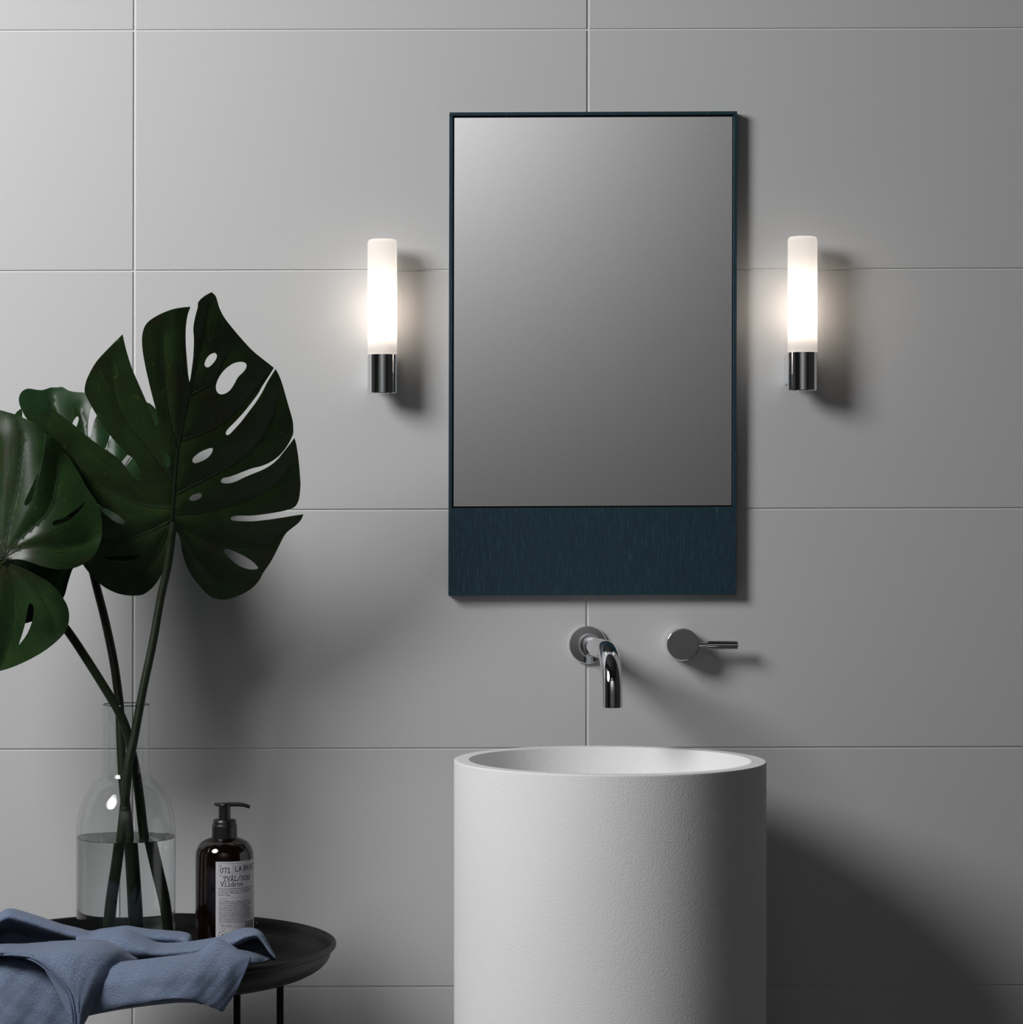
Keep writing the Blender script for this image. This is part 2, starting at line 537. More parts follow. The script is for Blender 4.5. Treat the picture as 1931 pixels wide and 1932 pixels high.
quad_prism('top_rail', rect(848.5, 1391.5, 212, 218.2), MD, 0.0, M['wood'], mir, 0.0004)
quad_prism('side_rail', rect(848.5, 855.0, 218.4, 958.2), MD, 0.0, M['wood'], mir, 0.0004)
quad_prism('side_rail', rect(1385.0, 1391.5, 218.4, 958.2), MD, 0.0, M['wood'], mir, 0.0004)
quad_prism('lower_panel', rect(848.5, 1391.5, 958.6, 1124), MD, 0.0, M['wood'], mir, 0.0004)
quad_prism('mirror_glass', rect(857.8, 1382.3, 222.5, 955.5), 0.0150, 0.0120, M['mirror'], mir)

# ------------------------------------------------------------------ wall lamps
def wall_lamp(cx, top, joint, bottom, label):
    d = 0.043
    s = ppm(d)
    c = P(cx, bottom, d)
    z_top = P(cx, top, d).z; z_j = P(cx, joint, d).z; z_b = c.z
    L = empty('wall_lamp', (c.x, 0, c.z), label, 'wall lamp', 'tubular wall lamps beside the mirror')
    r = 27.75 / s
    rb = 28.2 / s
    lathe('lamp_base', [(0, z_b), (rb - 0.0008, z_b), (rb, z_b + 0.0008), (rb, z_j - 0.0008), (rb - 0.0008, z_j), (r - 0.002, z_j), (r - 0.002, z_j - 0.004), (0, z_j - 0.004)],
          M['chrome'], L, (c.x, -d, 0), n=64)
    zz = P(cx, joint + 3, d).z
    hh = 29 / s
    bx0 = box('back_plate', (c.x - 0.0172, -0.030, P(0, bottom - 12, 0).z + 0.000), (c.x + 0.0172, 0.0, P(0, joint + 5, 0).z), M['chrome'], L, 0.0012, 3)
    # opal glass tube with a rounded closed top
    pr = [(r - 0.0016, z_j - 0.002), (r, z_j + 0.0005)]
    rr = 0.0052
    pr.append((r, z_top - rr))
    for k in range(1, 9):
        a = k / 8 * math.pi / 2
        pr.append((r - rr * 0.75 + rr * 0.75 * math.cos(a), z_top - rr + rr * math.sin(a)))
    pr += [(r * 0.4, z_top + 0.0002), (0, z_top + 0.0003)]
    # denser rings on the straight part
    full = [pr[0], pr[1]] + [(r, pr[1][1] + (pr[2][1] - pr[1][1]) * k / 12) for k in range(1, 12)] + pr[2:]
    lathe('glass_shade', full, M['opal'], L, (c.x, -d, 0), n=64, smooth=60)
    # bulb inside
    zc = P(cx, (top + joint) / 2 + 26, d).z
    br = 0.0080; bh = 0.024
    bp = [(0, zc - bh - br)]
    for k in range(1, 7):
        a = -math.pi / 2 + k / 6 * math.pi / 2
        bp.append((br * math.cos(a), zc - bh + br * math.sin(a)))
    for k in range(0, 6):
        a = k / 6 * math.pi / 2
        bp.append((br * math.cos(a), zc + bh + br * math.sin(a)))
    bp.append((0, zc + bh + br))
    bulb = lathe('bulb', bp, M['bulb'], L, (c.x, -d, 0), n=24)
    lathe('bulb_socket', [(0, z_j - 0.004), (0.009, z_j - 0.004), (0.009, zc - bh - br - 0.002), (0.004, zc - bh - br + 0.001), (0, zc - bh - br + 0.001)], M['darkgap'], L, (c.x, -d, 0), n=32)
    return L
wall_lamp(721.6, 452, 668.5, 742.5, 'lit opal glass tube wall lamp with chrome base left of the mirror')
wall_lamp(1514.8, 447, 664.5, 737.5, 'lit opal glass tube wall lamp with chrome base right of the mirror')

# ------------------------------------------------------------------ wall spout
sc0 = P(1109, 1216, 0)
sp_root = empty('wall_spout', (sc0.x, 0, sc0.z), 'chrome wall mounted basin spout curving down over the basin', 'tap')
lathe('flange', [(0, 0.0), (36.2 / ppm(0.008), 0.0), (36.2 / ppm(0.008), 0.0060), (36.2 / ppm(0.008) - 0.0012, 0.0078), (0.014, 0.0082), (0, 0.0082)], M['chrome'], sp_root, (sc0.x, 0, sc0.z), n=96, axis='Y')
e_end = P(1155.7, 1334, 0.195)
rt = 0.0128
path = []
dx = e_end.x - sc0.x
for k in range(0, 10):
    t = k / 9
    path.append(Vector((sc0.x + dx * 0.76 * t, -0.006 - t * 0.139, sc0.z)))
bz = 0.050
for k in range(1, 19):
    a = k / 18 * math.pi / 2
    path.append(Vector((sc0.x + dx * (0.76 + 0.24 * math.sin(a)), -0.145 - bz * math.sin(a), sc0.z - bz * (1 - math.cos(a)))))
path.append(Vector((e_end.x, -0.195, e_end.z)))
sp = tube('spout', path, rt, M['chrome'], sp_root, seg=48)
lathe('collar', [(rt - 0.001, 0.007), (0.0150, 0.007), (0.0150, 0.034), (0.0144, 0.0352), (rt - 0.001, 0.0352)], M['chrome'], sp_root, (sc0.x + 0.0012, 0, sc0.z), n=64, axis='Y')
lathe('aerator', [(0, e_end.z - 0.0006), (0.0105, e_end.z - 0.0006), (0.0105, e_end.z + 0.003), (0, e_end.z + 0.003)], M['darkgap'], sp_root, (e_end.x, -0.195, 0), n=32)

# ------------------------------------------------------------------ lever valve
vc = P(1282.7, 1213.2, 0)
val = empty('lever_valve', (vc.x, 0, vc.z), 'round chrome lever valve on the wall right of the spout', 'tap')
rv = 30.7 / ppm(0.043)
lathe('valve_body', [(0, 0.0), (rv, 0.0), (rv, 0.0415), (rv - 0.0003, 0.0427), (rv - 0.0008, 0.043), (rv - 0.0012, 0.043), (0, 0.043)], M['chrome'], val, (vc.x, 0, vc.z), n=96, axis='Y')
l0 = P(1317, 1217, 0.031); l1 = P(1335.5, 1217, 0.031); l2 = P(1392.5, 1217, 0.031)
lv = lathe('lever', [(0, l0.x), (0.0029, l0.x), (0.0029, l1.x), (0.0054, l1.x), (0.0058, l1.x + 0.0004), (0.0058, l2.x - 0.0006), (0.0053, l2.x), (0, l2.x)], M['chrome'], val, (0, -0.031, l0.z), n=48, axis='X')

# ------------------------------------------------------------------ side table
TD = 0.33
tc_ = P(283, 1776, TD)
RT = 352 / ppm(TD)
zr = tc_.z
tab = empty('tray_table', (tc_.x, tc_.y, 0), 'black round metal tray side table carrying the vase, soap and towel', 'table')
zf = zr - 0.037                                  # tray floor
tp = [(0, zf - 0.004), (RT * 0.70, zf - 0.004)]
for k in range(1, 10):                            # curved outside
    a = k / 9 * math.pi / 2
    tp.append((RT * 0.70 + (RT * 0.272) * math.sin(a), zf - 0.004 + 0.030 * (1 - math.cos(a))))
tp += [(RT * 0.976, zr - 0.0075), (RT * 0.990, zr - 0.0072), (RT * 0.998, zr - 0.0055), (RT, zr - 0.003), (RT * 0.997, zr - 0.0010), (RT * 0.989, zr), (RT * 0.979, zr - 0.0003), (RT * 0.972, zr - 0.002)]
for k in range(0, 10):                            # curved inside
    a = (1 - k / 9) * math.pi / 2
    tp.append((RT * 0.70 + (RT * 0.262) * math.sin(a), zf + 0.030 * (1 - math.cos(a))))
tp += [(0, zf)]
lathe('tray', tp, M['blackmetal'], tab, (tc_.x, tc_.y, 0), n=160, smooth=50)
for sgn, lpx, ld in ((1, 447.5, 0.42), (1, 528.8, 0.295), (-1, 447.5, 0.42), (-1, 528.8, 0.295)):
    x = P(lpx, 1900, ld).x
    if sgn < 0: x = 2 * tc_.x - x
    w = 6.6 / ppm(ld)
    box('leg', (x - w, -ld - w, 0.0), (x + w, -ld + w, zf - 0.002), M['blackmetal'], tab, 0.0008, 2)

# ------------------------------------------------------------------ vase, water
VD = 0.25
s = ppm(VD)
vcx = P(238, 0, VD).x
def vz(py): return P(0, py, VD).z
z0 = zf + 0.0004
vase_prof_px = [(44.6, 1329), (44.4, 1400), (44.6, 1450), (46, 1460), (51, 1469), (66, 1483), (80, 1506), (88, 1530), (92, 1554), (93.5, 1578), (93.7, 1640)]
vp = [(a, b) for a, b in catmull(vase_prof_px, 4)]
outer = [(a / s, vz(b)) for a, b in vp]
inner = [((a - 3.0 - 3.0 * min(1, max(0, (b - 1440) / 60))) / s, vz(b)) for a, b in vp]
vase = tag(bpy.data.objects.new('glass_vase', None), 'clear glass bottle vase half filled with water holding monstera leaves', 'vase')
COL.objects.link(vase); vase.location = (vcx, -VD, z0)
bodyp = [(0, z0), (0.052, z0), (0.058, z0 + 0.002), (93.7 / s, z0 + 0.008)] + outer[::-1]
bodyp += [(outer[0][0] - 0.0008, outer[0][1] + 0.0006), (inner[0][0] + 0.0004, outer[0][1] + 0.0005)]
bodyp += inner + [(87.7 / s, z0 + 0.010), (0.050, z0 + 0.005), (0, z0 + 0.005)]
lathe('glass_body', bodyp, M['glass'], vase, (vcx, -VD, 0), n=128, smooth=60)
rr_ = (outer[0][0] + inner[0][0]) / 2
tube('rim', [(vcx + rr_ * math.cos(a), -VD + rr_ * math.sin(a), outer[0][1]) for a in [2 * math.pi * k / 96 for k in range(97)]], 0.0009, M['glassrim'], vase, seg=10, cap=False)
zw = vz(1580)
wr = 92.6 / s
wat = lathe('water', [(0, z0 + 0.0055), (0.050, z0 + 0.0055), (wr - 0.002, z0 + 0.0085), (wr, z0 + 0.0125), (wr, zw + 0.0008), (wr - 0.0007, zw + 0.0002), (wr - 0.002, zw), (0, zw)], M['water'], None, (vcx, -VD, 0), n=128, smooth=60)
tag(wat, 'clear still water filling the lower half of the glass vase', 'water')

# ------------------------------------------------------------------ monstera leaves
def smooth_outline(pts, n=3, corner=52):
    """closed outline; spans next to sharp corners keep the corner"""
    p = [np.array(q, float) for q in pts]
    N = len(p)
    sharp = []
    for i in range(N):
        a = p[i] - p[i - 1]; b = p[(i + 1) % N] - p[i]
        ang = math.degrees(math.acos(max(-1, min(1, np.dot(a, b) / (np.linalg.norm(a) * np.linalg.norm(b) + 1e-9)))))
        sharp.append(ang > corner)
    out = []
    for i in range(N):
        a, b, c, d = p[i - 1], p[i], p[(i + 1) % N], p[(i + 2) % N]
        if sharp[i]: a = 2 * b - c
        if sharp[(i + 1) % N]: d = 2 * c - b
        for k in range(n):
            t = k / n
            out.append(0.5 * ((2 * b) + (-a + c) * t + (2 * a - 5 * b + 4 * c - d) * t * t + (-a + 3 * b - 3 * c + d) * t ** 3))
    return out

def inside(px, py, poly):
    poly = np.array(poly)
    x0, y0 = poly[:, 0], poly[:, 1]
    x1, y1 = np.roll(x0, -1), np.roll(y0, -1)
    res = np.zeros(len(px), bool)
    for a, b, c, d in zip(x0, y0, x1, y1):
        cond = ((b > py) != (d > py))
        xi = (c - a) * (py - b) / (d - b + 1e-12) + a
        res ^= cond & (px < xi)
    return res

def seg_dist(pts, poly):
    """distance of points to a polyline"""
    best = np.full(len(pts), 1e9)
    for a, b in zip(poly[:-1], poly[1:]):
        a = np.array(a, float); b = np.array(b, float)
        ab = b - a
        t = np.clip(((pts - a) @ ab) / (ab @ ab + 1e-9), 0, 1)
        q = a + t[:, None] * ab
        best = np.minimum(best, np.hypot(*(pts - q).T))
    return best

def build_leaf(root, outline, holes, veins, center, depth_fn, mat, step=7.0, pleat=7.0, pleat_w=16.0, vein_r=1.6):
    ol = smooth_outline(outline)
    hs = [smooth_outline(h) for h in holes]
    pts, edges = [], []
    for loop in [ol] + hs:
        s0 = len(pts)
        pts += [tuple(q) for q in loop]
        n = len(loop)
        edges += [(s0 + i, s0 + (i + 1) % n) for i in range(n)]
    arr = np.array(pts)
    lo, hi = arr.min(0), arr.max(0)
    gx, gy = np.meshgrid(np.arange(lo[0], hi[0], step), np.arange(lo[1], hi[1], step * 0.9))
    gx = gx + (np.arange(gx.shape[0]) % 2)[:, None] * step * 0.5
    g = np.stack([gx.ravel(), gy.ravel()], 1)
    veins = [[tuple(q) for q in catmull(v, 5)] for v in veins]
    gd = np.full(len(g), 1e9)
    for v in veins: gd = np.minimum(gd, seg_dist(g, v))
    g = g[gd > 2.5]
    vp_ = []                                              # mesh vertices along every vein: crisp creases
    for v in veins:
        for a, b in zip(v[:-1], v[1:]):
            k = max(1, int(math.hypot(b[0] - a[0], b[1] - a[1]) / 4))
            vp_ += [(a[0] + (b[0] - a[0]) * t / k, a[1] + (b[1] - a[1]) * t / k) for t in range(k)]
    g = np.concatenate([g, np.array(vp_)])
    ok = inside(g[:, 0], g[:, 1], ol)
    for h in hs: ok &= ~inside(g[:, 0], g[:, 1], h)
    g = g[ok]
    bd = np.full(len(g), 1e9)
    for loop in [ol] + hs:
        bd = np.minimum(bd, seg_dist(g, list(loop) + [loop[0]]))
    g = g[bd > step * 0.35]
    allp = [Vector(q) for q in pts] + [Vector(q) for q in g]
    vo, eo, fo, *_ = delaunay_2d_cdt(allp, edges, [], 0, 1e-4)
    V = np.array([tuple(v) for v in vo])
    T = np.array([f for f in fo if len(f) == 3])
    cen = V[T].mean(1)
    keep = inside(cen[:, 0], cen[:, 1], ol)
    for h in hs: keep &= ~inside(cen[:, 0], cen[:, 1], h)
    T = T[keep]
    vd = np.full(len(V), 1e9)
    for v in veins: vd = np.minimum(vd, seg_dist(V, v))
    lift = pleat * (1 - np.exp(-vd / pleat_w))            # blade swells between the veins
    D = depth_fn(V[:, 0], V[:, 1]) + lift * 0.00065
    verts = [P(V[i, 0], V[i, 1], D[i]) for i in range(len(V))]
    c = np.array(center)
    rel = V - c
    ang = np.arctan2(rel[:, 1], rel[:, 0]) / (2 * math.pi)
    ang = np.where(ang > 0.25, ang - 1, ang)               # seam at the sinus
    rad = np.hypot(rel[:, 0], rel[:, 1]) / 300
    # secondary veins branch from the main veins: mix angle with distance from the nearest vein
    A = np.array([tuple(v) for v in verts])
    fn = np.cross(A[T[:, 1]] - A[T[:, 0]], A[T[:, 2]] - A[T[:, 0]])
    flip = fn[:, 1] > 0                                    # all front faces toward the room
    T[flip] = T[flip][:, ::-1]; fn[flip] *= -1
    vn = np.zeros_like(A)
    for k in range(3): np.add.at(vn, T[:, k], fn)
    vn /= np.linalg.norm(vn, axis=1)[:, None] + 1e-12
    th = 0.0008
    back = A - vn * th
    N = len(A)
    fs = [tuple(int(x) for x in t) for t in T] + [tuple(int(x) + N for x in t[::-1]) for t in T]
    cnt = {}
    for t in T:
        for k in range(3):
            e = (int(t[k]), int(t[(k + 1) % 3]))
            cnt[e] = cnt.get(e, 0) + 1
    rim = [e for e in cnt if (e[1], e[0]) not in cnt]
    rid = sorted({i for e in rim for i in e})
    idx = {i: 2 * N + 2 * k for k, i in enumerate(rid)}    # rim has its own vertices: crisp edge
    extra = []
    for i in rid: extra += [A[i], back[i]]
    for i, j in rim: fs.append((idx[j], idx[i], idx[i] + 1, idx[j] + 1))
    allv = list(A) + list(back) + extra
    uvl = [(float(a), float(b)) for a, b in zip(ang, rad)]
    o = mesh_obj('leaf_blade', allv, fs, mat, root, smooth=True, uvs=uvl + uvl + [uvl[i] for i in rid for _ in (0, 1)])
    for i, v in enumerate(veins):
        q = np.array(v)
        d = depth_fn(q[:, 0], q[:, 1])
        n = len(q)
        k = 1.7 if i == 0 else 1.0
        tube('midrib' if i == 0 else 'side_vein', [P(q[j, 0], q[j, 1], d[j] + 0.0001) for j in range(n)],
             [vein_r * k * (1 - 0.75 * j / (n - 1)) / 1600 for j in range(n)], M['vein'], o, seg=8)
    return o

def z8(L): return [(150 + a / 3.221, 540 + b / 3.221) for a, b in L]
def z1(L): return [(a / 2.415, 500 + b / 2.415) for a, b in L]
def z9(L): return [(a / 6.437, 700 + b / 6.437) for a, b in L]
def z10(L): return [(a / 6.437, 980 + b / 6.437) for a, b in L]

def stalk(root, pts, r0, r1):
    q = catmull(pts, 6)
    n = len(q)
    return tube('stalk', [P(*v) for v in q], [(r0 + (r1 - r0) * j / (n - 1)) for j in range(n)], M['stem'], root, seg=20)

# --- leaf 1: the large upright leaf
l1_out = z8([(803, 38), (827, 60), (840, 95), (850, 130), (880, 190), (930, 255), (985, 320), (1050, 390), (1110, 440), (1182, 497),
             (1150, 548), (1110, 610), (1085, 655), (1040, 715), (1000, 765), (950, 820), (905, 865), (890, 890), (893, 905), (908, 905),
             (930, 885), (980, 830), (1030, 765), (1075, 705), (1115, 640), (1140, 590), (1170, 540), (1193, 505),
             (1215, 545), (1235, 600), (1255, 670), (1275, 740), (1295, 810), (1300, 860), (1297, 905), (1260, 975), (1222, 1022),
             (1190, 1050), (1150, 1075), (1100, 1095), (1050, 1107), (1000, 1125), (950, 1145), (905, 1160), (875, 1165), (860, 1180), (862, 1195), (885, 1200),
             (920, 1198), (960, 1185), (1000, 1165), (1060, 1140), (1120, 1115), (1170, 1085), (1210, 1050), (1228, 1027), (1266, 980), (1302, 932), (1308, 924),
             (1318, 960), (1328, 1020), (1335, 1080), (1340, 1140), (1344, 1200), (1341, 1250), (1333, 1300), (1310, 1340), (1270, 1358), (1210, 1372),
             (1130, 1385), (1050, 1394), (980, 1394), (940, 1397), (918, 1408), (922, 1420), (945, 1427), (1000, 1430), (1060, 1430), (1120, 1424),
             (1180, 1416), (1240, 1407), (1300, 1397), (1361, 1388), (1350, 1415), (1330, 1440), (1290, 1472), (1262, 1495), (1240, 1525), (1215, 1575),
             (1190, 1625), (1160, 1680), (1115, 1745), (1095, 1785), (1060, 1825), (1020, 1855), (970, 1880), (920, 1898), (875, 1906), (830, 1900),
             (795, 1885), (760, 1855), (725, 1815), (690, 1770), (660, 1720), (640, 1670), (625, 1615), (617, 1560), (610, 1525), (598, 1500), (580, 1487),
             (562, 1480), (548, 1540), (540, 1590), (530, 1650), (520, 1710), (495, 1760), (455, 1820), (410, 1860), (370, 1878), (300, 1880), (235, 1868),
             (170, 1840), (120, 1805), (70, 1755), (20, 1690)]) + \
    z1([(350, 1310), (335, 1240), (320, 1160), (300, 1080), (272, 1000), (244, 930), (222, 850), (208, 765), (218, 705), (240, 653),
        (270, 680), (330, 725), (400, 785), (470, 835), (540, 885), (590, 945), (620, 978), (638, 975), (638, 940), (615, 890), (570, 850), (530, 810),
        (490, 760), (450, 700), (415, 640), (390, 590), (386, 560), (400, 510), (440, 440), (500, 375), (558, 317), (575, 390), (600, 470), (630, 540),
        (665, 620), (690, 680), (710, 735), (720, 720), (718, 690), (700, 620), (680, 540), (660, 450), (648, 370), (650, 310), (670, 265), (720, 230),
        (780, 205), (830, 195), (868, 192), (855, 230), (847, 290), (847, 360), (852, 430), (858, 500), (865, 538), (872, 500), (882, 420), (885, 340),
        (882, 290), (890, 240), (902, 195), (905, 170), (930, 145)])
l1_holes = [z8(h) for h in (
    [(823, 404), (838, 420), (832, 445), (810, 475), (785, 495), (768, 492), (760, 475), (772, 440), (795, 415)],
    [(990, 460), (1012, 468), (1017, 490), (1000, 520), (965, 555), (940, 600), (915, 635), (885, 655), (855, 658), (835, 640), (830, 605), (845, 560), (880, 510), (925, 475), (960, 462)],
    [(800, 983), (812, 990), (805, 1015), (780, 1045), (745, 1065), (705, 1078), (688, 1070), (688, 1050), (710, 1025), (750, 1000)],
    [(730, 1257), (744, 1265), (740, 1285), (715, 1300), (685, 1307), (668, 1300), (668, 1285), (690, 1268)],
    [(885, 1597), (910, 1600), (960, 1620), (1010, 1645), (1060, 1680), (1090, 1715), (1070, 1722), (1030, 1722), (980, 1705), (930, 1670), (890, 1630), (877, 1610)],
    [(530, 1007), (545, 1030), (553, 1060), (548, 1090), (532, 1105), (522, 1090), (517, 1050), (522, 1020)],
    [(60, 1300), (150, 1345), (200, 1370), (245, 1400), (275, 1425), (280, 1440), (262, 1448), (230, 1440), (190, 1415), (150, 1380), (100, 1335)],
    [(125, 1643), (200, 1642), (280, 1638), (340, 1634), (363, 1638), (360, 1655), (320, 1668), (250, 1673), (180, 1668), (140, 1655)])]
l1_veins = [z8(v) for v in (
    [(562, 1420), (575, 1250), (595, 1000), (640, 780), (680, 600), (740, 330), (790, 90)],
    [(660, 665), (740, 625), (815, 575), (870, 470), (900, 400)],
    [(625, 935), (760, 885), (900, 800), (1000, 710), (1080, 620), (1140, 530)],
    [(590, 1260), (720, 1195), (880, 1110), (1000, 1035), (1090, 950), (1160, 840), (1200, 700)],
    [(570, 1385), (750, 1370), (950, 1315), (1100, 1260), (1230, 1170), (1290, 1080)],
    [(580, 1425), (700, 1505), (850, 1565), (1000, 1585), (1150, 1565), (1250, 1480)],
    [(590, 1430), (660, 1550), (740, 1680), (830, 1790)],
    [(590, 985), (555, 850), (528, 700), (510, 500), (505, 300)],
    [(555, 1190), (430, 1010), (300, 850), (225, 700), (190, 480)],
    [(555, 1345), (400, 1330), (200, 1245), (30, 1160), (-60, 1000)],
    [(545, 1430), (400, 1500), (250, 1538), (90, 1530)],
    [(550, 1445), (490, 1600), (390, 1740), (300, 1810)])]
def l1_depth(x, y):
    # leaf leans its tip toward the room, right half turned a little away from the light
    u = (x - 328) / 240.0; v = (985 - y) / 430.0
    return 0.275 + 0.190 * v - 0.055 * np.maximum(u, 0) ** 1.2 - 0.03 * np.maximum(-v, 0) ** 1.5 - 0.030 * np.maximum(-u, 0) ** 1.6
r1 = P(240, 1500, VD)
leaf1 = empty('monstera_leaf', (r1.x, r1.y, r1.z), 'large dark green split monstera leaf standing upright, rightmost in the vase', 'leaf', 'monstera leaves in the glass vase')
build_leaf(leaf1, l1_out, l1_holes, l1_veins, (328, 985), l1_depth, M['leaf'])
stalk(leaf1, [(328, 978, 0.272), (318, 1060, 0.262), (303, 1130, 0.258), (288, 1215, 0.262), (270, 1300, 0.267), (253, 1393, 0.272), (243, 1440, 0.275), (238, 1490, 0.276), (232, 1545, 0.276), (224, 1620, 0.272), (215, 1700, 0.266), (209, 1790, 0.262)], 0.0048, 0.0060)

# --- leaf 2: the paler leaf behind
l2_out = [(36, 751), (39, 742), (45, 736), (54, 733), (67, 735), (78, 736), (87, 734), (96, 731), (107, 731), (117, 730), (123, 733), (129, 736.5), (138, 739), (149, 740), (162, 741)] + \
    z9([(1180, 300), (1175, 380), (1112, 435), (1085, 510), (1070, 600), (1062, 700), (1064, 780), (1080, 803), (1100, 790), (1115, 740), (1130, 660), (1150, 590), (1188, 530), (1300, 400)]) + \
    [(215, 752), (245, 752), (270, 757), (288, 765), (305, 790), (320, 825), (328, 860), (328, 895), (322, 940), (312, 985), (300, 1025), (270, 1058), (225, 1072), (188, 1070), (165, 1061), (150, 1062), (138, 1072),
     (132, 1087), (127, 1104), (124, 1117), (120, 1127), (112, 1135), (95, 1150), (70, 1168), (40, 1177), (10, 1172), (-10, 1140), (-20, 1080), (-14, 1000), (-2, 920), (8, 860), (20, 800), (28, 782), (34, 775), (40, 771), (42, 777), (43, 790), (54, 798), (52, 791), (47, 784), (41, 772), (37, 762)]
l2_holes = [z9(h) for h in (
    [(948, 549), (960, 575), (950, 620), (930, 672), (905, 715), (885, 700), (880, 640), (905, 585), (930, 555)],
    [(1365, 720), (1345, 755), (1320, 830), (1290, 920), (1258, 965), (1278, 990), (1300, 920), (1330, 850), (1370, 770)],
    [(1465, 1120), (1550, 1015), (1600, 1040), (1604, 1060), (1505, 1185), (1470, 1150)])]
l2_veins = [[(165, 965), (140, 900), (120, 840), (105, 790), (95, 745)], [(165, 960), (165, 880), (160, 820), (150, 770)], [(168, 960), (195, 890), (205, 830), (210, 790)], [(170, 960), (220, 900), (260, 840), (280, 790)],
            [(170, 965), (230, 950), (290, 910)], [(165, 970), (110, 940), (50, 870), (30, 820)], [(163, 972), (90, 990), (20, 1020)], [(163, 975), (120, 1040), (60, 1130)], [(165, 975), (140, 1040), (118, 1110)]]
def l2_depth(x, y):
    u = (x - 165) / 160.0; v = (965 - y) / 230.0
    return 0.175 - 0.055 * v - 0.030 * u - 0.007 * np.cos(u * 5.0 + v * 2)
leaf2 = empty('monstera_leaf', (r1.x, r1.y + 0.01, r1.z), 'paler green monstera leaf half hidden behind the other two', 'leaf', 'monstera leaves in the glass vase')
build_leaf(leaf2, l2_out, l2_holes, l2_veins, (165, 965), l2_depth, M['leaf_pale'], pleat=9, pleat_w=13)
stalk(leaf2, [(165, 965, 0.172), (166, 1030, 0.166), (178, 1090, 0.170), (197, 1165, 0.188), (213, 1240, 0.210), (222, 1300, 0.226), (226, 1340, 0.234), (228, 1393, 0.240), (231, 1455, 0.244), (235, 1502, 0.245), (241, 1548, 0.244), (245, 1600, 0.241), (249, 1690, 0.236), (252, 1790, 0.232)], 0.0050, 0.0064)

# --- leaf 3: the glossy leaf at the picture's left edge
l3_out = z9([(-700, 480), (-500, 400), (-250, 420), (0, 475), (90, 500), (180, 525), (270, 565), (350, 595), (430, 640), (490, 690), (528, 745), (541, 800), (541, 880), (526, 980), (505, 1080), (484, 1170),
             (455, 1250), (418, 1330), (370, 1430), (320, 1540), (297, 1600), (300, 1630), (320, 1640), (350, 1615), (385, 1560), (420, 1460), (450, 1360), (475, 1280), (494, 1200),
             (512, 1120), (532, 1000), (548, 880), (552, 757), (620, 790), (700, 880), (760, 960), (840, 1050), (900, 1140), (960, 1240), (1030, 1370), (1090, 1470), (1160, 1570), (1210, 1680), (1235, 1790)]) + \
    z10([(1240, 110), (1238, 180), (1225, 250), (1200, 330), (1150, 430), (1080, 500), (1000, 550), (900, 590), (800, 603), (700, 605), (600, 590), (480, 560), (380, 525), (280, 492), (200, 482), (150, 488), (110, 500), (100, 512),
         (120, 532), (200, 570), (300, 610), (400, 655), (500, 710), (580, 750), (660, 820), (720, 890), (770, 960), (810, 1030), (835, 1110), (840, 1200), (825, 1290), (790, 1370), (720, 1450), (630, 1530), (520, 1610), (400, 1680), (280, 1740), (150, 1795), (0, 1840),
         (-250, 1880), (-600, 1820), (-900, 1600), (-1150, 1250), (-1280, 800), (-1300, 350), (-1250, -150), (-1180, -600), (-1050, -1000)])
l3_holes = [z9([(638, 1850), (650, 1825), (700, 1805), (760, 1790), (850, 1730), (950, 1660), (1030, 1585), (1035, 1600), (1000, 1660), (920, 1745), (840, 1810), (760, 1850), (690, 1875), (650, 1875)]),
            z10([(360, 1022), (390, 1030), (408, 1060), (410, 1110), (400, 1190), (380, 1270), (340, 1370), (290, 1450), (222, 1535), (240, 1470), (270, 1380), (300, 1270), (320, 1180), (335, 1090), (345, 1040)])]
l3_veins = [z10(v) for v in (
    [(50, 450), (-150, 250), (-450, -100), (-800, -500), (-1000, -850)],
    [(50, 440), (90, 200), (150, -100), (220, -400), (270, -800), (280, -1050), (220, -1250)],
    [(60, 440), (200, 280), (420, 80), (600, -120), (680, -400), (720, -700)],
    [(70, 450), (300, 345), (600, 335), (900, 320), (1120, 250)],
    [(60, 500), (250, 660), (450, 900), (600, 1150), (680, 1350)],
    [(50, 510), (130, 800), (160, 1100), (120, 1450), (20, 1750)],
    [(40, 500), (-100, 800), (-300, 1200), (-450, 1600)],
    [(30, 480), (-300, 600), (-700, 900), (-950, 1200)],
    [(30, 460), (-400, 350), (-800, 300), (-1150, 250)],
    [(40, 440), (-60, 100), (-120, -300), (-180, -800)])]
def l3_depth(x, y):
    u = (x - 9) / 190.0; v = (1054 - y) / 330.0
    return 0.345 - 0.030 * v + -0.07 * np.maximum(-v, 0) + 0.012 * np.sin(u * 5.5 - 0.6 + v * 1.5) * (0.3 + np.abs(v)) - 0.03 * np.maximum(u, 0) ** 2
leaf3 = empty('monstera_leaf', (r1.x, r1.y - 0.01, r1.z), 'glossy green monstera leaf cut off by the left picture edge, in front', 'leaf', 'monstera leaves in the glass vase')
build_leaf(leaf3, l3_out, l3_holes, l3_veins, (9, 1054), l3_depth, M['leaf_glossy'], pleat=20, pleat_w=48)
stalk(leaf3, [(9, 1056, 0.342), (55, 1110, 0.318), (95, 1150, 0.305), (131, 1195, 0.296), (165, 1246, 0.288), (199, 1300, 0.280), (226, 1346, 0.272), (240, 1382, 0.266), (250, 1425, 0.260), (257, 1460, 0.257), (264, 1510, 0.254), (271, 1570, 0.250), (283, 1640, 0.247), (296, 1710, 0.245), (304, 1790, 0.244)], 0.0050, 0.0062)

